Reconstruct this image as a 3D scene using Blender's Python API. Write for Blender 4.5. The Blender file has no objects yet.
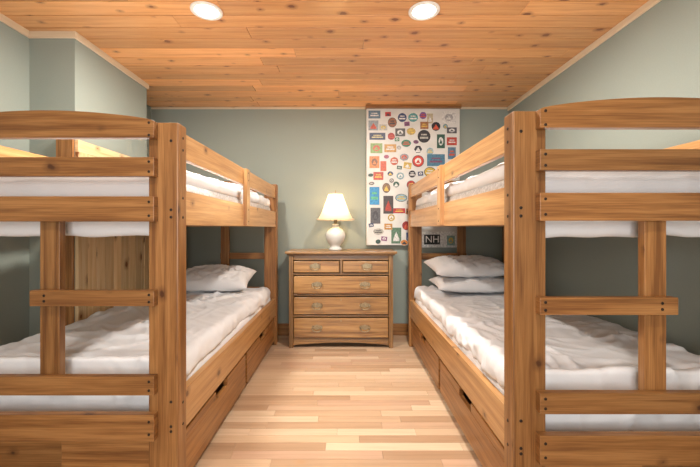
import bpy, bmesh, math, random
from mathutils import Vector, noise, Matrix
random.seed(7)
D = bpy.data
scene = bpy.context.scene

# ------------------------------------------------------------------ materials
def newmat(name):
    m = D.materials.new(name); m.use_nodes = True
    nt = m.node_tree
    b = nt.nodes['Principled BSDF']
    return m, nt, b

def plain(name, col, rough=0.5, metal=0.0, bump=0.0, bscale=200, var=0.0):
    m, nt, b = newmat(name)
    b.inputs['Roughness'].default_value = rough
    b.inputs['Metallic'].default_value = metal
    tc = nt.nodes.new('ShaderNodeTexCoord')
    n = nt.nodes.new('ShaderNodeTexNoise'); n.inputs['Scale'].default_value = bscale; n.inputs['Detail'].default_value = 4
    nt.links.new(tc.outputs['Object'], n.inputs['Vector'])
    r = nt.nodes.new('ShaderNodeValToRGB')
    r.color_ramp.elements[0].position = 0.3; r.color_ramp.elements[1].position = 0.7
    r.color_ramp.elements[0].color = tuple(c*(1-var) for c in col)+(1,)
    r.color_ramp.elements[1].color = tuple(min(1,c*(1+var)) for c in col)+(1,)
    nt.links.new(n.outputs['Fac'], r.inputs['Fac']); nt.links.new(r.outputs['Color'], b.inputs['Base Color'])
    if bump:
        bp = nt.nodes.new('ShaderNodeBump'); bp.inputs['Strength'].default_value = bump; bp.inputs['Distance'].default_value = 0.002
        nt.links.new(n.outputs['Fac'], bp.inputs['Height']); nt.links.new(bp.outputs['Normal'], b.inputs['Normal'])
    return m

def wood(name, dark, mid, light, knot, rough=0.35, tone_amt=0.35, knots=4.0, knotsize=0.07, tonecols=None, coat=0.0, grain=1.0):
    m, nt, b = newmat(name)
    N, L = nt.nodes, nt.links
    b.inputs['Roughness'].default_value = rough
    b.inputs['Coat Weight'].default_value = coat
    b.inputs['Coat Roughness'].default_value = 0.2
    uv = N.new('ShaderNodeUVMap'); uv.uv_map = 'UVMap'
    mp = N.new('ShaderNodeMapping'); mp.inputs['Scale'].default_value = (0.9, 22, 1)
    L.new(uv.outputs['UV'], mp.inputs['Vector'])
    n1 = N.new('ShaderNodeTexNoise'); n1.inputs['Scale'].default_value = 1.6; n1.inputs['Detail'].default_value = 5; n1.inputs['Distortion'].default_value = 0.35
    L.new(mp.outputs['Vector'], n1.inputs['Vector'])
    mp2 = N.new('ShaderNodeMapping'); mp2.inputs['Scale'].default_value = (4, 150, 1)
    L.new(uv.outputs['UV'], mp2.inputs['Vector'])
    n2 = N.new('ShaderNodeTexNoise'); n2.inputs['Scale'].default_value = 1.5; n2.inputs['Detail'].default_value = 3
    L.new(mp2.outputs['Vector'], n2.inputs['Vector'])
    mixf = N.new('ShaderNodeMix'); mixf.inputs[0].default_value = 0.35
    L.new(n1.outputs['Fac'], mixf.inputs[2]); L.new(n2.outputs['Fac'], mixf.inputs[3])
    r = N.new('ShaderNodeValToRGB'); e = r.color_ramp.elements
    e[0].position = 0.5-0.16/grain; e[0].color = dark+(1,); e[1].position = 0.5+0.16/grain; e[1].color = light+(1,)
    mm = e.new(0.5); mm.color = mid+(1,)
    L.new(mixf.outputs[0], r.inputs['Fac'])
    # per board tone
    at = N.new('ShaderNodeAttribute'); at.attribute_name = 'tone'
    sep = N.new('ShaderNodeSeparateColor'); L.new(at.outputs['Color'], sep.inputs[0])
    if tonecols:
        tr = N.new('ShaderNodeValToRGB'); tr.color_ramp.interpolation = 'LINEAR'
        te = tr.color_ramp.elements
        te[0].color = tonecols[0]+(1,); te[1].color = tonecols[-1]+(1,)
        for i, c in enumerate(tonecols[1:-1]):
            x = te.new((i+1)/(len(tonecols)-1)); x.color = c+(1,)
        L.new(sep.outputs[0], tr.inputs['Fac'])
        tone_out = tr.outputs['Color']
    else:
        mr = N.new('ShaderNodeMapRange'); mr.inputs[3].default_value = 1-tone_amt; mr.inputs[4].default_value = 1+tone_amt*0.6
        L.new(sep.outputs[0], mr.inputs[0])
        cmb = N.new('ShaderNodeCombineColor')
        for i in range(3): L.new(mr.outputs[0], cmb.inputs[i])
        tone_out = cmb.outputs[0]
    mul = N.new('ShaderNodeMix'); mul.data_type = 'RGBA'; mul.blend_type = 'MULTIPLY'; mul.inputs[0].default_value = 1
    L.new(r.outputs['Color'], mul.inputs[6]); L.new(tone_out, mul.inputs[7])
    # knots (distorted so they are not perfect discs; size varies from cell to cell)
    nd = N.new('ShaderNodeTexNoise'); nd.inputs['Scale'].default_value = 30; nd.inputs['Detail'].default_value = 2
    L.new(uv.outputs['UV'], nd.inputs['Vector'])
    off = N.new('ShaderNodeVectorMath'); off.operation = 'MULTIPLY_ADD'; off.inputs[1].default_value = (0.02,0.02,0)
    L.new(nd.outputs['Color'], off.inputs[0]); L.new(uv.outputs['UV'], off.inputs[2])
    mp3 = N.new('ShaderNodeMapping'); mp3.inputs['Scale'].default_value = (0.7, 1.0, 1)
    L.new(off.outputs[0], mp3.inputs['Vector'])
    v = N.new('ShaderNodeTexVoronoi'); v.voronoi_dimensions = '2D'; v.inputs['Scale'].default_value = knots
    L.new(mp3.outputs['Vector'], v.inputs['Vector'])
    sc = N.new('ShaderNodeSeparateColor'); L.new(v.outputs['Color'], sc.inputs[0])
    ad = N.new('ShaderNodeMath'); ad.operation = 'MULTIPLY_ADD'; ad.inputs[1].default_value = knotsize*1.3; 
    L.new(sc.outputs[0], ad.inputs[0]); L.new(v.outputs['Distance'], ad.inputs[2])
    kr = N.new('ShaderNodeValToRGB'); ke = kr.color_ramp.elements
    ke[0].position = knotsize*0.8; ke[0].color = (1,1,1,1); ke[1].position = knotsize*2.2; ke[1].color = (0,0,0,1)
    x = ke.new(knotsize*1.1); x.color=(0.5,0.5,0.5,1)
    L.new(ad.outputs[0], kr.inputs['Fac'])
    km = N.new('ShaderNodeMix'); km.data_type = 'RGBA'
    L.new(kr.outputs['Color'], km.inputs[0]); L.new(mul.outputs[2], km.inputs[6]); km.inputs[7].default_value = knot+(1,)
    L.new(km.outputs[2], b.inputs['Base Color'])
    bp = N.new('ShaderNodeBump'); bp.inputs['Strength'].default_value = 0.08; bp.inputs['Distance'].default_value = 0.002
    L.new(n2.outputs['Fac'], bp.inputs['Height']); L.new(bp.outputs['Normal'], b.inputs['Normal'])
    return m

M_bed = wood('bunk_wood', (0.155,0.060,0.016), (0.255,0.112,0.033), (0.355,0.172,0.058), (0.065,0.022,0.007), rough=0.36, tone_amt=0.25, knots=3.6, knotsize=0.055, grain=1.35)
M_rail_lit = wood('bunk_rail_wood_lit', (0.37,0.175,0.060), (0.50,0.265,0.10), (0.60,0.35,0.15), (0.12,0.045,0.014), rough=0.33, tone_amt=0.15, knots=3.6, knotsize=0.055, grain=1.2, coat=0.2)  # same wood as the bed ends, paler: downlight on the rails painted in
M_ceil = wood('ceiling_pine', (0.56,0.245,0.084), (0.74,0.365,0.14), (0.83,0.46,0.20), (0.18,0.05,0.014), rough=0.33, tone_amt=0.28, knots=4.8, knotsize=0.075, coat=0.3, grain=0.95)
M_floor = wood('floor_planks', (0.80,0.76,0.72), (0.92,0.90,0.88), (1,0.98,0.97), (0.45,0.27,0.15), rough=0.30, knots=1.2, knotsize=0.02, coat=0.15,
   tonecols=[(0.40,0.255,0.155),(0.56,0.39,0.255),(0.64,0.475,0.325),(0.53,0.35,0.24),(0.61,0.445,0.295),(0.73,0.575,0.415)], grain=1.0)
M_dress = wood('dresser_oak', (0.16,0.072,0.021), (0.275,0.140,0.044), (0.38,0.210,0.074), (0.14,0.055,0.014), rough=0.32, tone_amt=0.28, knots=1.0, knotsize=0.01, coat=0.3, grain=1.4)
M_pine = wood('knotty_pine', (0.66,0.42,0.19), (0.82,0.57,0.30), (0.88,0.67,0.40), (0.2,0.07,0.02), rough=0.4, tone_amt=0.2, knots=5, knotsize=0.10)
M_trim = wood('pale_pine_trim', (0.66,0.52,0.36), (0.74,0.60,0.43), (0.80,0.68,0.52), (0.4,0.22,0.1), rough=0.4, tone_amt=0.1, knots=2, knotsize=0.03)
M_wall = plain('sage_wall_paint', (0.280,0.320,0.285), 0.75, bump=0.25, bscale=120, var=0.02)
M_linen = plain('white_linen', (0.71,0.72,0.745), 0.9, bump=0.25, bscale=350, var=0.02)
M_pillow = plain('pillow_linen', (0.76,0.76,0.775), 0.9, bump=0.2, bscale=350, var=0.02)
M_matt = plain('mattress_ticking', (0.50,0.49,0.48), 0.9, bump=0.4, bscale=70, var=0.28)
M_dark = plain('dark_gap', (0.03,0.015,0.008), 0.8, var=0.1)
M_bolt = plain('bolt_metal', (0.04,0.03,0.025), 0.4, 0.8, var=0.1)
M_brass = plain('aged_brass', (0.30,0.24,0.15), 0.38, 1.0, var=0.2, bscale=60)
M_ceram = plain('white_ceramic', (0.55,0.57,0.55), 0.15, var=0.02, bscale=8)
M_white = plain('white_plastic', (0.85,0.84,0.82), 0.5, var=0.01)
M_board = plain('white_board_paint', (0.62,0.62,0.60), 0.4, var=0.08, bscale=9)

def emit(name, col, s):
    m, nt, b = newmat(name)
    b.inputs['Base Color'].default_value = col+(1,)
    b.inputs['Emission Color'].default_value = col+(1,)
    b.inputs['Emission Strength'].default_value = s
    return m
M_glow = emit('lamp_lens_glow', (1,0.93,0.82), 9)
M_bulb = emit('bulb_glow', (1,0.8,0.5), 5)

# lampshade
M_shade, nt, b = newmat('lampshade_fabric')
b.inputs['Base Color'].default_value = (0.85,0.76,0.62,1); b.inputs['Roughness'].default_value = 0.9
tr = nt.nodes.new('ShaderNodeBsdfTranslucent'); tr.inputs['Color'].default_value = (0.92,0.80,0.62,1)
mx = nt.nodes.new('ShaderNodeMixShader'); mx.inputs[0].default_value = 0.45
nt.links.new(b.outputs[0], mx.inputs[1]); nt.links.new(tr.outputs[0], mx.inputs[2])
nt.links.new(mx.outputs[0], nt.nodes['Material Output'].inputs['Surface'])

# colour attribute material (stickers)
M_stick, nt, b = newmat('printed_stickers')
at = nt.nodes.new('ShaderNodeAttribute'); at.attribute_name = 'tone'
nz = nt.nodes.new('ShaderNodeTexNoise'); nz.inputs['Scale'].default_value = 55; nz.inputs['Detail'].default_value = 3
tc = nt.nodes.new('ShaderNodeTexCoord'); nt.links.new(tc.outputs['Object'], nz.inputs['Vector'])
rp = nt.nodes.new('ShaderNodeValToRGB'); rp.color_ramp.elements[0].position=0.35; rp.color_ramp.elements[0].color=(0.55,0.55,0.6,1); rp.color_ramp.elements[1].position=0.6
rp.color_ramp.elements[1].color=(1,1,1,1)
nt.links.new(nz.outputs['Fac'], rp.inputs['Fac'])
ml = nt.nodes.new('ShaderNodeMix'); ml.data_type='RGBA'; ml.blend_type='MULTIPLY'; ml.inputs[0].default_value=0.8
nt.links.new(at.outputs['Color'], ml.inputs[6]); nt.links.new(rp.outputs['Color'], ml.inputs[7])
nt.links.new(ml.outputs[2], b.inputs['Base Color']); b.inputs['Roughness'].default_value = 0.4

# ------------------------------------------------------------------ mesh builder
class MB:
    def __init__(s, mats):
        s.bm = bmesh.new(); s.uv = s.bm.loops.layers.uv.new('UVMap'); s.col = s.bm.loops.layers.float_color.new('tone')
        s.mats = mats
    def face(s, pts, uvs=None, tone=None, mi=0, smooth=False):
        vs = [s.bm.verts.new(p) for p in pts]
        f = s.bm.faces.new(vs); f.material_index = mi; f.smooth = smooth
        for i, l in enumerate(f.loops):
            if uvs: l[s.uv].uv = uvs[i]
            l[s.col] = tone if tone else (0.5,0.5,0.5,1)
        return f
    def box(s, x0, x1, y0, y1, z0, z1, mi=0, axis=None, tone=None):
        a = [min(x0,x1), min(y0,y1), min(z0,z1)]; c = [max(x0,x1), max(y0,y1), max(z0,z1)]
        d = [c[i]-a[i] for i in range(3)]
        if axis is None: axis = d.index(max(d))
        ou, ov = random.uniform(0,50), random.uniform(0,50)
        t = random.random() if tone is None else tone
        P = [Vector((c[0] if k&1 else a[0], c[1] if k&2 else a[1], c[2] if k&4 else a[2])) for k in range(8)]
        vs = [s.bm.verts.new(p) for p in P]
        for idx in ((0,2,3,1),(4,5,7,6),(0,1,5,4),(2,6,7,3),(0,4,6,2),(1,3,7,5)):
            f = s.bm.faces.new([vs[i] for i in idx]); f.material_index = mi
            span = [max(P[i][k] for i in idx)-min(P[i][k] for i in idx) for k in range(3)]
            nrm = span.index(min(span))
            inpl = [k for k in range(3) if k != nrm]
            if axis in inpl: ua = axis; va = [k for k in inpl if k != axis][0]
            else: ua, va = inpl
            for l in f.loops:
                p = l.vert.co
                l[s.uv].uv = (p[ua]+ou, p[va]+ov+nrm*0.37); l[s.col] = (t,t,t,1)
    def prof(s, outline, y0, y1, mi=0):
        # outline in XZ extruded in Y
        ou, ov = random.uniform(0,50), random.uniform(0,50); t = random.random()
        a = [s.bm.verts.new((x,y0,z)) for x,z in outline]; c = [s.bm.verts.new((x,y1,z)) for x,z in outline]
        fs = [s.bm.faces.new(a), s.bm.faces.new(c[::-1])]
        n = len(outline)
        for i in range(n): fs.append(s.bm.faces.new([a[i],c[i],c[(i+1)%n],a[(i+1)%n]]))
        for f in fs:
            f.material_index = mi
            for l in f.loops:
                p = l.vert.co; l[s.uv].uv = (p.x+ou, p.z+p.y+ov); l[s.col] = (t,t,t,1)
    def lathe(s, prof, cx, cy, n=40, mi=0, axis='Z', closed=False, rx=1, ry=1):
        rings = []
        for r, h in prof:
            ring = []
            for i in range(n):
                a = 2*math.pi*i/n
                ring.append(s.bm.verts.new((cx+r*rx*math.cos(a), cy+r*ry*math.sin(a), h)))
            rings.append(ring)
        for j in range(len(rings)-1):
            for i in range(n):
                f = s.bm.faces.new([rings[j][i], rings[j][(i+1)%n], rings[j+1][(i+1)%n], rings[j+1][i]])
                f.smooth = True; f.material_index = mi
        if closed:
            for rg, o in ((rings[0],-1),(rings[-1],1)):
                f = s.bm.faces.new(rg[::o]); f.material_index = mi
    def tube(s, pts, r, n=8, mi=0):
        rings = []
        for k, p in enumerate(pts):
            p = Vector(p)
            d = (Vector(pts[min(k+1,len(pts)-1)])-Vector(pts[max(k-1,0)])).normalized()
            up = Vector((0,1,0)) if abs(d.y) < 0.9 else Vector((1,0,0))
            u = d.cross(up).normalized(); v = d.cross(u)
            rings.append([s.bm.verts.new(p+r*(u*math.cos(2*math.pi*i/n)+v*math.sin(2*math.pi*i/n))) for i in range(n)])
        for j in range(len(rings)-1):
            for i in range(n):
                f = s.bm.faces.new([rings[j][i], rings[j][(i+1)%n], rings[j+1][(i+1)%n], rings[j+1][i]]); f.smooth = True; f.material_index = mi
        s.bm.faces.new(rings[0][::-1]).material_index = mi; s.bm.faces.new(rings[-1]).material_index = mi
    def cyl(s, c, r, depth, axis='Y', n=14, mi=0, sx=1, sz=1):
        c = Vector(c); a = []; b = []
        for i in range(n):
            t = 2*math.pi*i/n; u, v = r*math.cos(t)*sx, r*math.sin(t)*sz
            if axis == 'Y': a.append(s.bm.verts.new(c+Vector((u,-depth/2,v)))); b.append(s.bm.verts.new(c+Vector((u,depth/2,v))))
            elif axis == 'X': a.append(s.bm.verts.new(c+Vector((-depth/2,u,v)))); b.append(s.bm.verts.new(c+Vector((depth/2,u,v))))
            else: a.append(s.bm.verts.new(c+Vector((u,v,-depth/2)))); b.append(s.bm.verts.new(c+Vector((u,v,depth/2))))
        s.bm.faces.new(a).material_index = mi; s.bm.faces.new(b[::-1]).material_index = mi
        for i in range(n): s.bm.faces.new([a[i],b[i],b[(i+1)%n],a[(i+1)%n]]).material_index = mi
    def done(s, name, bevel=0.0, parent=None, recalc=True):
        bm = s.bm
        if recalc: bmesh.ops.recalc_face_normals(bm, faces=bm.faces)
        xs=[v.co.x for v in bm.verts]; ys=[v.co.y for v in bm.verts]; zs=[v.co.z for v in bm.verts]
        o = Vector(((min(xs)+max(xs))/2,(min(ys)+max(ys))/2,min(zs)))
        for v in bm.verts: v.co -= o
        me = D.meshes.new(name); bm.to_mesh(me); bm.free()
        for m in s.mats: me.materials.append(m)
        ob = D.objects.new(name, me); scene.collection.objects.link(ob); ob.location = o
        if bevel:
            bv = ob.modifiers.new('bevel','BEVEL'); bv.width = bevel; bv.segments = 2; bv.limit_method = 'ANGLE'; bv.harden_normals = False
        if parent:
            ob.parent = parent; ob.location = o - parent.location
        return ob

def empty(name, loc):
    e = D.objects.new(name, None); scene.collection.objects.link(e); e.location = loc; e.empty_display_size = 0.1
    return e

# ------------------------------------------------------------------ room
XL, XR, YB, YF, H = -2.09, 1.735, 3.75, -1.3, 2.44
XBUMP, YB0, YB1 = -1.79, 2.31, 3.145
# ceiling boards
b = MB([M_ceil, M_dark])
y = YF; w = 0.132
while y < YB:
    y2 = min(y+w, YB); x = XL - random.uniform(0,1.5)
    while x < XR:
        x2 = x + random.uniform(1.6,3.4)
        xa, xb = max(x,XL), min(x2,XR)
        if xb-xa > 0.01:
            b.box(xa+0.0005, xb-0.0005, y+0.0032, y2-0.0032, H, H+0.018, axis=0)
        x = x2
    y = y2
b.box(XL-0.1, XR+0.1, YF-0.1, YB+0.1, H+0.018, H+0.1, mi=1)
b.done('ceiling', bevel=0.0045)
# floor
b = MB([M_floor, M_dark])
y = YF; w = 0.066
while y < YB:
    y2 = min(y+w, YB); x = XL - random.uniform(0,0.9)
    while x < XR:
        x2 = x + random.uniform(0.35,1.0)
        xa, xb = max(x,XL), min(x2,XR)
        if xb-xa > 0.005:
            b.box(xa+0.0006, xb-0.0006, y+0.0006, y2-0.0006, -0.012, 0, axis=0)
        x = x2
    y = y2
b.box(XL-0.1, XR+0.1, YF-0.1, YB+0.1, -0.1, -0.012, mi=1)
b.done('floor')
def wall(name, *a):
    b = MB([M_wall]); b.box(*a); return b.done(name)
wall('wall_back', XL-0.1, XR+0.1, YB, YB+0.1, 0, H)
wall('wall_right', XR, XR+0.1, YF, YB, 0, H)
wall('wall_left', XL-0.1, XL, YF, YB, 0, H)
wall('wall_closet', XL, XBUMP, YB0, YB1, 0, H)
# front wall (behind the camera) with an added window opening for fill light
b = MB([M_wall])
wx0, wx1, wz0, wz1 = -1.0, 0.8, 0.6, 2.0
b.box(XL-0.1, wx0, YF-0.1, YF, 0, H); b.box(wx1, XR+0.1, YF-0.1, YF, 0, H)
b.box(wx0, wx1, YF-0.1, YF, 0, wz0); b.box(wx0, wx1, YF-0.1, YF, wz1, H)
b.done('wall_front')
b = MB([M_trim])
b.box(wx0-0.07, wx1+0.07, YF, YF+0.02, wz1, wz1+0.07); b.box(wx0-0.07, wx1+0.07, YF, YF+0.02, wz0-0.07, wz0)
b.box(wx0-0.07, wx0, YF, YF+0.02, wz0, wz1); b.box(wx1, wx1+0.07, YF, YF+0.02, wz0, wz1)
b.box(-0.12, -0.08, YF-0.06, YF-0.02, wz0, wz1); b.box(wx0, wx1, YF-0.06, YF-0.02, 1.28, 1.32)
b.done('added_window_1', bevel=0.003)  # added frame, out of view, housing the fill light
# trims
def trim(name, mat, *a):
    b = MB([mat]); b.box(*a); return b.done(name, bevel=0.003)
t = 0.014; h = 0.045
trim('trim_1', M_trim, XR-t, XR, YF, YB-t, H-h, H)
trim('trim_2', M_trim, XL+0.01, XR-t, YB-t, YB, H-0.022, H)
trim('trim_3', M_trim, XL, XL+t, YF, YB0-t, H-h, H)
trim('trim_4', M_trim, XL, XBUMP+t, YB0-t, YB0, H-h, H)
trim('trim_5', M_trim, XBUMP, XBUMP+t, YB0, YB1+t, H-h, H)
bb = 0.125
trim('baseboard_back', M_bed, XL, XR-0.018, YB-0.018, YB, 0, bb)
trim('baseboard_right', M_bed, XR-0.018, XR, YF, YB, 0, bb)
trim('baseboard_left', M_bed, XL, XL+0.018, YF, YB0-0.03, 0, bb)
# knotty-pine closet door on the closet's side face, with casing
b = MB([M_pine, M_dark, M_trim])
XD = XBUMP+0.001
y = YB0+0.09
b.box(XD, XD+0.006, YB0+0.085, YB1-0.07, 0.02, 1.66, mi=1)
while y < YB1-0.10:
    y2 = min(y+0.092, YB1-0.075)
    b.box(XD+0.001, XD+0.016, y+0.003, y2-0.003, 0.02, 1.655, axis=2); y = y2
b.box(XD, XD+0.022, YB0, YB0+0.085, 0, 1.65, mi=0); b.box(XD, XD+0.022, YB1-0.07, YB1, 0, 1.65, mi=0)
b.box(XD, XD+0.022, YB0, YB1, 1.65, 1.73, mi=0)
b.done('door_1', bevel=0.002)
trim('trim_6', M_bed, XBUMP-0.11, XBUMP+0.0, YB0-0.02, YB0, 0, 1.73)

# ------------------------------------------------------------------ bunk beds
W = 1.05
def bunk(s, xin, y0, y1, name):
    root = empty(name, (s*(xin+W/2), (y0+y1)/2, 0))
    X = lambda o: s*(xin+o)
    b = MB([M_bed, M_bolt])
    PW, PT = 0.122, 0.075
    for (pa, pb) in ((0, PW), (W-PW, W)):
        b.box(X(pa), X(pb), y0, y0+PT, 0, 1.575)
        b.box(X(pa), X(pb), y1-PT, y1, 0, 1.575)
    b.done('posts', bevel=0.006, parent=root)
    b = MB([M_bed, M_bolt])
    BT = 0.03
    for (ya, yb, front) in ((y0-BT, y0, True), (y1, y1+BT, False)):
        o0, o1 = 0.083, W-0.083
        n = 28; out = [(X(o0),1.505),(X(o0),1.572)]
        for i in range(n+1):
            u = i/n; xx = o0+0.015+(o1-o0-0.03)*u
            out.append((X(xx), 1.578+0.036*math.sin(math.pi*u)**0.8))
        out += [(X(o1),1.572),(X(o1),1.505)]
        b.prof(out, ya, yb)
        for z0, z1 in ((1.352,1.428),(1.172,1.272),(0.480,0.555),(0.297,0.403)):
            b.box(X(o0), X(o1), ya, yb, z0, z1, axis=0)
        b.box(X(o0), X(0.578), ya, yb, 0.835, 0.897, axis=0)
        if front: b.box(X(0.482), X(0.562), y0, y0+0.03, 0.50, 1.25, axis=2)
        else: b.box(X(0.482), X(0.562), y1-0.03, y1, 0.50, 1.25, axis=2)
        yc = ya if front else yb
        for z0, z1 in ((1.515,1.565),(1.37,1.41),(1.195,1.25),(0.50,0.535),(0.325,0.375),(0.852,0.88)):
            for zz in (z0, z1):
                b.cyl((X(0.103), yc, zz), 0.0055, 0.004, mi=1)
                if z0 != 0.852: b.cyl((X(W-0.103), yc, zz), 0.0055, 0.004, mi=1)
        for zz in (0.855, 0.877): b.cyl((X(0.52), yc, zz), 0.0055, 0.004, mi=1)
        if front:
            for zz in (1.50,1.22,1.19,0.44,0.34,0.32): b.cyl((X(0.03), y0, zz), 0.006, 0.004, mi=1)
    b.done('end_boards', bevel=0.004, parent=root)
    b = MB([M_rail_lit, M_dark, M_bolt])
    ra, rb = y0+PT, y1-PT
    for side in (0, 1):
        o = (lambda q: X(q)) if side == 0 else (lambda q: X(W-q))
        b.box(o(0.012), o(0.04), ra, rb, 1.44, 1.55, tone=0.9)
        b.box(o(0.008), o(0.042), ra, rb, 1.158, 1.305, tone=0.8)
        b.box(o(0.008), o(0.042), ra, rb, 0.29, 0.455, tone=0.2)
        ym = y0+0.93
        b.box(o(-0.016), o(0.012) if side==0 else o(0.012), ym, ym+0.075, 1.165, 1.545, axis=2)
        for zz in (1.52,1.47,1.27,1.19):
            b.cyl((o(-0.016), ym+0.037, zz), 0.005, 0.004, axis='X', mi=2)
        for zz in (1.52,1.47,1.27,1.19,0.42,0.33):
            b.cyl((o(0.0), y0+0.04, zz), 0.006, 0.004, axis='X', mi=2)
    y = ra+0.03
    while y < rb-0.08:
        b.box(X(0.042), X(W-0.042), y, y+0.07, 1.160, 1.176, axis=0, tone=0.6)
        b.box(X(0.042), X(W-0.042), y, y+0.07, 0.300, 0.316, axis=0, tone=0.6); y += 0.15
    b.done('side_rails', bevel=0.004, parent=root)
    b = MB([M_bed, M_dark, M_bolt])
    L = rb-ra
    for k in range(2):
        da = ra+0.02+k*L/2; db = da+L/2-0.04
        mid = (da+db)/2
        b.box(X(0.02), X(0.045), da, db, 0.045, 0.215, tone=0.9)
        b.box(X(0.02), X(0.045), da, mid-0.09, 0.215, 0.262, tone=0.9); b.box(X(0.02), X(0.045), mid+0.09, db, 0.215, 0.262, tone=0.9)
        b.box(X(0.045), X(W-0.13), da+0.01, da+0.03, 0.045, 0.23); b.box(X(0.045), X(W-0.13), db-0.03, db-0.01, 0.045, 0.23)
        b.box(X(0.045), X(W-0.13), da+0.03, db-0.03, 0.045, 0.06, tone=0.3)
        for q in (0.1, 0.8):
            for yy in (da+0.08, db-0.12): b.cyl((X(q), yy, 0.0225), 0.0225, 0.03, axis='X', mi=2)
    b.done('underbed_drawers', bevel=0.003, parent=root)
    b = MB([M_bed]);  b.box(X(0.125), X(0.50), y0+0.03, y0+0.055, 0.0, 0.296, axis=0, tone=0.9); b.box(X(0.40),X(0.46),y0+0.055,y0+0.075,0,0.29)
    b.done('foot_panel', bevel=0.003, parent=root)
    return root

def soft(name, x0,x1,y0,y1,z0,z1, r, res, amp, mat, parent=None, seed=0, drape=None, wr=1.0):
    x0,x1 = min(x0,x1),max(x0,x1)
    b = MB([mat]); bm = b.bm
    def slab(x0,x1,y0,y1,z0,z1,r,amp,seed):
        nx, ny, nz = [max(2,int(round(d/res))) for d in (x1-x0,y1-y0,z1-z0)]
        cache = {}
        def V(i,j,k):
            key=(i,j,k)
            if key in cache: return cache[key]
            p = Vector((x0+(x1-x0)*i/nx, y0+(y1-y0)*j/ny, z0+(z1-z0)*k/nz))
            q = Vector((min(max(p.x,x0+r),x1-r), min(max(p.y,y0+r),y1-r), min(max(p.z,z0+r),z1-r)))
            d = p-q
            nrm = d.normalized() if d.length > 1e-6 else Vector((0,0,1))
            if d.length > 1e-6: p = q+nrm*r
            f = noise.noise(Vector((p.x*2.6+seed, p.y*2.2, p.z*2.0+seed)))*0.9
            wv = noise.noise(Vector((p.x*2.2+seed*2, p.y*2.2, 4)))
            mask = 0.35+0.65*max(0,min(1,0.55+1.6*noise.noise(Vector((p.x*1.9+seed, p.y*1.6, 8)))))
            w1 = 1-abs(noise.noise(Vector((p.x*6+wv*1.5+seed, p.y*1.8+wv*1.5, p.z*4))))*4.5
            w2 = 1-abs(noise.noise(Vector((p.x*1.8-wv*1.5+seed, p.y*6+wv*1.3, p.z*5+3))))*4.5
            w4 = 1-abs(noise.noise(Vector(((p.x+p.y)*7+seed, (p.y-p.x)*2.4+wv, p.z*6+9))))*4.5
            w3 = noise.noise(Vector((p.x*15+seed, p.y*11, p.z*16)))
            disp = amp*(f+wr*mask*(0.85*max(0,w1)**1.5+0.85*max(0,w2)**1.5+0.7*max(0,w4)**1.5+0.18*w3))
            if nrm.z < -0.5: disp *= 0
            p = p+nrm*disp
            v = bm.verts.new(p); cache[key]=v; return v
        def quad(a,c,d,e):
            f = bm.faces.new([a,c,d,e]); f.smooth = True
        for i in range(nx):
            for j in range(ny):
                quad(V(i,j,nz),V(i+1,j,nz),V(i+1,j+1,nz),V(i,j+1,nz)); quad(V(i,j,0),V(i,j+1,0),V(i+1,j+1,0),V(i+1,j,0))
        for i in range(nx):
            for k in range(nz):
                quad(V(i,0,k),V(i+1,0,k),V(i+1,0,k+1),V(i,0,k+1)); quad(V(i,ny,k),V(i,ny,k+1),V(i+1,ny,k+1),V(i+1,ny,k))
        for j in range(ny):
            for k in range(nz):
                quad(V(0,j,k),V(0,j,k+1),V(0,j+1,k+1),V(0,j+1,k)); quad(V(nx,j,k),V(nx,j+1,k),V(nx,j+1,k+1),V(nx,j,k+1))
    slab(x0,x1,y0,y1,z0,z1,r,amp,seed)
    if drape:
        slab(*drape, 0.014, amp*0.6, seed+5)
        for v in bm.verts:   # wavy hem
            if v.co.y < drape[3]+0.002 and v.co.z < drape[4]+0.05:
                v.co.z += 0.012*noise.noise(Vector((v.co.x*6+seed,0,0)))
    ob = b.done(name, parent=parent)
    return ob

def pillow(name, cx, cy, z, w, l, T, rot=0, tilt=0, seed=0):
    b = MB([M_pillow]); bm = b.bm
    n = 40
    grid = {}
    for side in (1,-1):
        for i in range(n+1):
            for j in range(n+1):
                u = -1+2*i/n; v = -1+2*j/n
                edge = i in (0,n) or j in (0,n)
                if edge and side == -1: grid[(side,i,j)] = grid[(1,i,j)]; continue
                hgt = T*0.5*((1-abs(u)**2.6)*(1-abs(v)**2.6))**0.48
                x = u*w/2*(1-0.07*(1-abs(v)**2)*abs(u)**3) ; y = v*l/2*(1-0.09*(1-abs(u)**2)*abs(v)**3)
                e = max(0, noise.noise(Vector((u*2.5+seed, v*2.5, side*2))))*0.35
                cr = 1-abs(noise.noise(Vector((u*3.0+seed*3, v*4, side))))*2.4
                cr2 = 1-abs(noise.noise(Vector((u*6+v*3+seed*3, v*5-u*2, side+7))))*2.4
                hgt *= 1 - 0.4*e - 0.25*max(0,cr)**3 - 0.12*max(0,cr2)**2
                if side == -1: hgt *= 0.6
                grid[(side,i,j)] = bm.verts.new((x, y, side*hgt))
    for side in (1,-1):
        for i in range(n):
            for j in range(n):
                q = [grid[(side,i,j)],grid[(side,i+1,j)],grid[(side,i+1,j+1)],grid[(side,i,j+1)]]
                f = bm.faces.new(q if side==1 else q[::-1]); f.smooth = True
    M = Matrix.Rotation(rot,4,'Z') @ Matrix.Rotation(tilt,4,'X')
    for v in bm.verts: v.co = M @ v.co
    mz = min(v.co.z for v in bm.verts)
    for v in bm.verts: v.co += Vector((cx,cy,z-mz))
    return b.done(name)

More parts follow.
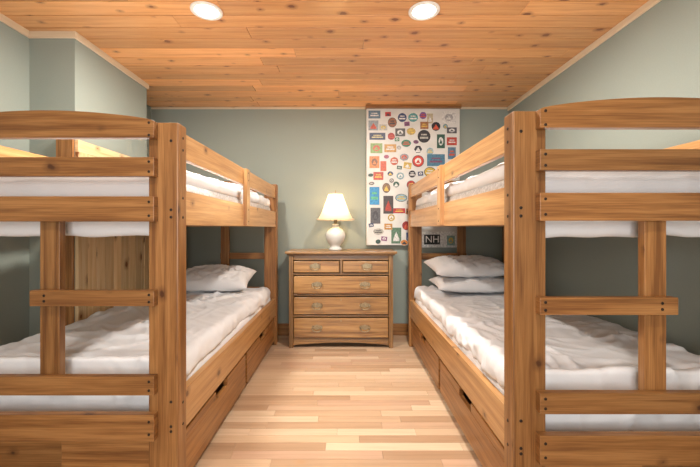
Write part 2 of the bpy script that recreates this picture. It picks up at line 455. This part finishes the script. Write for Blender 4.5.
def dress_bed(s, xin, y0, y1, root, seed):
    X = lambda o: s*(xin+o)
    ya, yb = y0+0.13, y1-0.09
    for nm, zb, mt in (('mattress_lower',0.316,M_linen),('mattress_upper',1.176,M_matt)):
        soft(nm, X(0.045), X(W-0.045), ya, yb, zb, zb+0.18, 0.03, 0.05, 0.0, mt, parent=root)
    def dr(z): 
        a, c = sorted((X(0.13), X(W-0.13)))
        return (a, c, y0+0.082, y0+0.127, z, z+0.30)
    soft('comforter_lower', X(0.05), X(W-0.05), ya-0.01, yb, 0.46, 0.575, 0.045, 0.0125, 0.018, M_linen, seed=seed, drape=(dr(0.285)), wr=1.0, parent=root)
    soft('comforter_upper', X(0.056), X(W-0.056), ya-0.01, yb, 1.335, 1.425, 0.04, 0.018, 0.014, M_linen, seed=seed+3, drape=(dr(1.11)), parent=root)

bl = bunk(-1, 0.68, 1.42, 3.50, 'bunk_bed'); dress_bed(-1, 0.68, 1.42, 3.50, bl, 1)
br = bunk(1, 0.61, 1.28, 3.45, 'bunk_bed'); dress_bed(1, 0.61, 1.28, 3.45, br, 11)
pillow('pillow', -1.19, 3.16, 0.592, 0.68, 0.46, 0.24, rot=0.06, tilt=0.2, seed=1)
pillow('pillow', 1.14, 3.10, 0.592, 0.74, 0.46, 0.18, rot=-0.04, tilt=0.03, seed=2)
pillow('pillow', 1.09, 3.13, 0.72, 0.70, 0.44, 0.21, rot=0.04, tilt=0.14, seed=3)
pillow('pillow', -1.2, 3.12, 1.435, 0.68, 0.44, 0.15, seed=4)
pillow('pillow', 1.13, 3.08, 1.435, 0.68, 0.44, 0.15, seed=5)

# ------------------------------------------------------------------ dresser
dx0, dx1, dy0, dy1 = -0.545, 0.450, 3.34, 3.715
root = empty('dresser', ((dx0+dx1)/2, (dy0+dy1)/2, 0))
b = MB([M_dress, M_dark])
sw = 0.042
for xa in (dx0, dx1-sw):
    for yy in (dy0, dy1-sw):
        b.box(xa, xa+sw, yy, yy+sw, 0.0, 0.885, axis=2, tone=0.15)
b.box(dx0+0.008, dx0+0.028, dy0+sw, dy1-sw, 0.07, 0.885, axis=2); b.box(dx1-0.028, dx1-0.008, dy0+sw, dy1-sw, 0.07, 0.885, axis=2)
b.box(dx0+0.03, dx1-0.03, dy1-0.02, dy1-0.008, 0.07, 0.885)
ix0, ix1 = dx0+sw, dx1-sw
rails = [(0.838,0.885),(0.695,0.714),(0.494,0.511),(0.295,0.315),(0.062,0.092)]
for z0,z1 in rails: b.box(ix0, ix1, dy0+0.008, dy0+0.03, z0, z1, axis=0, tone=0.0)
xm = (dx0+dx1)/2
b.box(xm-0.012, xm+0.012, dy0+0.008, dy0+0.03, 0.714, 0.838, tone=0.0)
out = [(ix0,0.062),(ix0,0.02)]
for i in range(13):
    u=i/12; out.append((ix0+0.03+(ix1-ix0-0.06)*u, 0.028+0.022*math.sin(math.pi*u)))
out += [(ix1,0.02),(ix1,0.062)]
b.prof(out, dy0+0.008, dy0+0.026)
b.box(ix0, ix1, dy0+0.03, dy1-0.02, 0.07, 0.08, mi=1)
b.done('carcass', bevel=0.003, parent=root)
b = MB([M_dress]); b.box(dx0-0.035, dx1+0.035, dy0-0.03, dy1+0.005, 0.900, 0.924, axis=0, tone=0.5)
b.box(dx0-0.018, dx1+0.018, dy0-0.014, dy1, 0.885, 0.900, axis=0, tone=0.0)
b.done('top', bevel=0.006, parent=root)
b = MB([M_dress, M_dark])
rows = [(0.717,0.835),(0.514,0.692),(0.318,0.491),(0.095,0.292)]
g = 0.005
drs = [(ix0+g, xm-0.012-g, *rows[0]), (xm+0.012+g, ix1-g, *rows[0])] + [(ix0+g, ix1-g, *r) for r in rows[1:]]
for x0,x1,z0,z1 in drs:
    b.box(x0, x1, dy0-0.008, dy0+0.014, z0+g, z1-g, axis=0, tone=random.uniform(0.7,1.0))
    b.box(x0+0.01, x1-0.01, dy0+0.014, dy1-0.06, z0+0.01, z1-0.02, mi=0)
b.done('drawers', bevel=0.006, parent=root)
b = MB([M_brass])
def handle(cx, cz):
    yy = dy0-0.008
    b.cyl((cx, yy-0.001, cz), 0.030, 0.003, n=24, sx=1.75, sz=0.7)
    b.cyl((cx, yy-0.001, cz), 0.020, 0.0035, n=20, sx=1.0, sz=1.3)
    for sx in (-1,1):
        b.cyl((cx+sx*0.038, yy-0.010, cz+0.006), 0.009, 0.020, n=12)
    pts = []
    for i in range(17):
        a = math.pi*i/16
        pts.append((cx-0.046*math.cos(a), yy-0.022-0.006*math.sin(a), cz+0.006-0.042*math.sin(a)**0.7))
    b.tube(pts, 0.005)
for cx in (dx0+0.27, dx1-0.27):
    for z0,z1 in rows: handle(cx if z0<0.7 else (cx+(-0.02 if cx<xm else 0.02)), (z0+z1)/2+0.008)
for x0,x1,z0,z1 in drs: b.cyl(((x0+x1)/2, dy0-0.0085, z1-0.03), 0.006, 0.003, n=12, sz=1.5)
b.done('drawer_pulls', bevel=0.0, parent=root)

# ------------------------------------------------------------------ lamp
lx, ly, lz = -0.105, 3.50, 0.9245
root = empty('table_lamp', (lx, ly, lz))
b = MB([M_ceram, M_brass])
P = [(0,0),(0.062,0),(0.066,0.008),(0.064,0.02),(0.052,0.03),(0.048,0.04),(0.062,0.06),(0.085,0.09),(0.098,0.125),(0.100,0.150),(0.092,0.180),(0.070,0.205),(0.044,0.220),(0.032,0.230),(0.030,0.245),(0.036,0.252),(0.030,0.258),(0.0,0.258)]
b.lathe([(r, lz+h) for r,h in P], lx, ly, 48)
b.lathe([(0.012,lz+0.257),(0.014,lz+0.28),(0.018,lz+0.29),(0.018,lz+0.33),(0.0,lz+0.332)], lx, ly, 20, mi=1)
pts=[]
for i in range(21):
    a=math.pi*i/20; pts.append((lx+0.05*math.cos(a), ly, lz+0.30+0.27*math.sin(a)**0.6))
b.tube(pts, 0.002, mi=1)
b.lathe([(0.002,lz+0.565),(0.008,lz+0.575),(0.004,lz+0.585),(0.008,lz+0.592),(0,lz+0.60)], lx, ly, 16, mi=1)
b.done('lamp_base', parent=root)
b = MB([M_shade, M_trim])
SP=[]
for i in range(15):
    u=i/14; r = 0.185+(0.068-0.185)*(u**0.72); SP.append((r, lz+0.305+0.255*u))
b.lathe(SP, lx, ly, 64)
b.lathe([(0.188,lz+0.300),(0.190,lz+0.306),(0.188,lz+0.314),(0.183,lz+0.314),(0.182,lz+0.300),(0.188,lz+0.300)], lx, ly, 64, mi=1)
b.lathe([(0.071,lz+0.553),(0.073,lz+0.560),(0.070,lz+0.565),(0.066,lz+0.562),(0.071,lz+0.553)], lx, ly, 48, mi=1)
b.done('lamp_shade', parent=root)
b = MB([M_bulb]); b.lathe([(0.0,lz+0.333),(0.013,lz+0.336),(0.016,lz+0.36),(0.03,lz+0.40),(0.028,lz+0.425),(0.015,lz+0.443),(0,lz+0.446)], lx, ly, 20)
b.done('bulb', parent=root)
def point(name, loc, e, col, r, parent=None):
    l = D.lights.new(name,'POINT'); l.energy=e; l.color=col; l.shadow_soft_size=r
    o = D.objects.new(name,l); scene.collection.objects.link(o); o.location = loc
    if parent: o.parent=parent; o.location = Vector(loc)-parent.location
    return o
point('bulb_light', (lx, ly, lz+0.455), 9, (1,0.74,0.45), 0.034, root)

# ------------------------------------------------------------------ sticker board
bx0, bx1, bz0, bz1, byf = 0.216, 1.199, 0.965, 2.405, 3.69
root = empty('sticker_board', ((bx0+bx1)/2, byf, bz0))
b = MB([M_board]); b.box(bx0, bx1, byf, YB-0.0005, bz0, bz1); b.done('panel', bevel=0.003, parent=root)
b = MB([M_bed]); b.box(bx0-0.01, bx1+0.01, byf-0.03, YB-0.015, bz1, H-0.001); b.done('header', bevel=0.003, parent=root)
b = MB([M_stick])
U = (bx1-bx0)/94.0
layer = [0]
pal = [(0.02,0.02,0.025),(0.03,0.05,0.13),(0.5,0.03,0.03),(0.05,0.2,0.1),(0.6,0.42,0.08),(0.04,0.22,0.42),(0.3,0.3,0.3),(0.35,0.16,0.07),(0.6,0.6,0.55),(0.5,0.18,0.05),(0.03,0.1,0.07),(0.2,0.35,0.4),(0.12,0.1,0.09),(0.25,0.08,0.2)]
def shape(kind, u, v, w, h, col, rot=0):
    layer[0] += 1
    y = byf-0.0008-layer[0]*0.000015
    cx, cz = bx0+u*U, bz1-v*U
    pts=[]
    if kind=='d':
        for i in range(20):
            a=-2*math.pi*i/20; pts.append((w*math.cos(a), h*math.sin(a)))
    elif kind=='t': pts=[(-w,-h),(0,h),(w,-h)]
    elif kind=='h':
        for i in range(6):
            a=-2*math.pi*i/6; pts.append((w*math.cos(a), h*math.sin(a)))
    else: pts=[(-w,-h),(-w,h),(w,h),(w,-h)]
    c, s_ = math.cos(rot), math.sin(rot)
    P=[(cx+(x*c-z*s_)*U, y, cz+(x*s_+z*c)*U) for x,z in pts]
    b.face(P, tone=col+(1,))
placed=[]
def sticker(kind, u, v, w, h, col, inner=None, rot=0):
    placed.append((u,v,max(w,h*0.9)))
    light = (0.75,0.75,0.72)
    if kind!='r': shape(kind,u,v,w,h,light if random.random()<0.5 else (0.02,0.02,0.02),rot); w*=0.9; h*=0.9
    shape(kind,u,v,w,h,col,rot)
    ic = inner or random.choice([light,(0.7,0.5,0.1),(0.05,0.05,0.06),(0.6,0.1,0.05),light])
    st = random.random()
    if st<0.3: shape('d',u,v,w*0.6,h*0.6,ic,rot); shape('t',u,v,w*0.4,h*0.35,col,rot)
    elif st<0.75: shape('r',u,v+h*0.25,w*0.7,h*0.16,ic,rot); shape('r',u,v-h*0.3,w*0.5,h*0.12,ic,rot)
    else: shape('t',u,v,w*0.65,h*0.5,ic,rot); shape('r',u,v+h*0.6,w*0.6,h*0.1,ic,rot)
K=sticker
K('r',8,6,6,4,(0.12,0.2,0.28)); K('r',7,17,5,5,(0.3,0.35,0.38)); K('r',17,19,4,3,(0.5,0.5,0.45)); K('d',26,14,4.5,5,(0.3,0.12,0.06)); K('d',36,9,5,5,(0.03,0.06,0.16))
K('d',47,9,5.5,5,(0.1,0.35,0.35)); K('d',57,7,4,4,(0.2,0.1,0.3)); K('r',64,10,3,5,(0.5,0.45,0.3)); K('d',70,18,5,5,(0.02,0.02,0.03)); K('r',83,9,7,6,(0.7,0.7,0.68),(0.4,0.4,0.4)); K('r',86,22,5,3,(0.1,0.1,0.12))
K('d',58,28,6.5,6.5,(0.03,0.03,0.04),(0.5,0.5,0.45)); K('d',45,23,5,4,(0.55,0.4,0.12)); K('r',34,24,5,4,(0.1,0.1,0.1)); K('r',11,28,8,3.5,(0.04,0.06,0.12),(0.7,0.6,0.3)); K('d',25,28,4,4,(0.4,0.03,0.03))
K('r',75,33,4,7,(0.03,0.10,0.07)); K('r',86,33,5,4,(0.5,0.06,0.04)); K('d',40,35,5.5,4,(0.04,0.2,0.12)); K('r',10,40,6,5,(0.25,0.38,0.12)); K('r',24,40,6,4,(0.55,0.3,0.08)); K('h',52,41,4.5,4.5,(0.02,0.02,0.03))
K('d',64,43,4,4,(0.3,0.45,0.5)); K('r',86,45,4,6,(0.1,0.2,0.3)); K('d',52,53,6,6,(0.6,0.04,0.03),(0.8,0.8,0.75)); K('r',70,52,9,6,(0.07,0.2,0.3),(0.2,0.08,0.15)); K('d',38,49,5,4,(0.3,0.3,0.32)); K('d',28,53,4.5,4.5,(0.5,0.1,0.05))
K('r',8,54,5,6,(0.65,0.24,0.07),(0.2,0.1,0.05)); K('r',17,58,3,5,(0.55,0.12,0.05)); K('d',64,64,6,5,(0.6,0.42,0.06)); K('r',12,68,5,4,(0.5,0.08,0.05)); K('d',46,66,4,4,(0.02,0.02,0.03))
K('r',8,88,5,9,(0.04,0.27,0.55),(0.1,0.45,0.25)); K('d',20,80,4,5,(0.25,0.15,0.08)); K('r',22,97,5,9,(0.06,0.05,0.05),(0.4,0.05,0.03)); K('d',35,90,6,4,(0.3,0.45,0.5)); K('r',33,103,6,2.5,(0.45,0.04,0.04))
K('d',25,110,4,4,(0.5,0.35,0.08)); K('r',9,108,5,8,(0.10,0.10,0.11)); K('d',12,124,6,3.5,(0.4,0.4,0.35)); K('r',30,128,5,8,(0.10,0.2,0.13)); K('r',22,119,4,3,(0.5,0.25,0.05)); K('d',40,118,4.5,5,(0.3,0.03,0.03))
K('r',44,131,4,6,(0.05,0.1,0.25)); placed.append((72,132,17)); shape('r',72,132,19,8,(0.8,0.82,0.8)); shape('r',66,132,8,5,(0.015,0.02,0.02)); K('r',85,133,4,5,(0.25,0.4,0.35)); K('d',38,135,4,3,(0.65,0.24,0.05))
tries=0
while tries<1200:
    tries+=1
    u=random.uniform(4,90); v=random.uniform(4,137); r=random.choice([random.uniform(3.4,6),random.uniform(2.2,3.2)])
    if u-r<1 or u+r>93 or v+r>139: continue
    if v > 108 and u > 62 and random.random()<0.8: continue
    if all(math.hypot(u-a,v-c)>(r+d)*1.0 for a,c,d in placed):
        K(random.choice('rdddrr'), u, v, r, r*random.uniform(0.6,1.0), random.choice(pal), rot=random.uniform(-0.2,0.2))
b.done('stickers', parent=root, recalc=False)
cu = D.curves.new('sticker_text','FONT'); cu.body='NH'; cu.size=0.10; cu.align_x='CENTER'; cu.align_y='CENTER'; cu.extrude=0.0002
to = D.objects.new('sticker_lettering', cu); scene.collection.objects.link(to); cu.materials.append(M_white)
to.parent = root; to.rotation_euler=(math.pi/2,0,0); to.location = Vector((bx0+66*U, byf-0.012, bz1-132*U))-root.location

# ------------------------------------------------------------------ recessed lights
def can(x, y, e):
    root = empty('recessed_light', (x,y,H))
    b = MB([M_white])
    b.lathe([(0.066,H-0.001),(0.070,H-0.007),(0.082,H-0.009),(0.092,H-0.004),(0.092,H-0.0005),(0.066,H-0.0005)], x, y, 48); b.done('trim_ring', parent=root)
    b = MB([M_glow]); b.lathe([(0.0,H-0.004),(0.068,H-0.004),(0.068,H-0.001),(0,H-0.001)], x, y, 40); b.done('lens', parent=root)
    l = D.lights.new('downlight','AREA'); l.shape='DISK'; l.size=0.13; l.energy=e; l.color=(1,0.93,0.84)
    o = D.objects.new('downlight', l); scene.collection.objects.link(o); o.parent=root; o.location=(0,0,-0.012)
can(-0.83, 2.085, 37); can(0.465, 2.085, 37); can(-0.83, 0.35, 13); can(0.465, 0.35, 13);  # nearer pair unseen, presumed; added as fill for the bed fronts
# added fill light, set in the made-up window behind the camera
l = D.lights.new('added_fill_light','AREA'); l.shape='RECTANGLE'; l.size=wx1-wx0; l.size_y=wz1-wz0; l.energy=56; l.color=(1.0,0.98,0.95)
o = D.objects.new('added_fill_light', l); scene.collection.objects.link(o); o.location=((wx0+wx1)/2, YF-0.09, (wz0+wz1)/2); o.rotation_euler=(math.pi/2,0,0)
wd = D.worlds.new('world'); scene.world = wd; wd.use_nodes=True
sk = wd.node_tree.nodes.new('ShaderNodeTexSky'); sk.sky_type='HOSEK_WILKIE'
wd.node_tree.links.new(sk.outputs[0], wd.node_tree.nodes['Background'].inputs[0]); wd.node_tree.nodes['Background'].inputs[1].default_value=0.6

# ------------------------------------------------------------------ camera
cd = D.cameras.new('camera'); cam = D.objects.new('camera', cd); scene.collection.objects.link(cam)
cam.location=(0,0,1.146); cam.rotation_euler=(math.pi/2,0,0); cd.sensor_width=36; cd.lens=18
cd.shift_x = 4/700; cd.shift_y = -5.5/700; cd.clip_start=0.02
scene.camera = cam
scene.view_settings.view_transform='Standard'
scene.view_settings.exposure=0.2
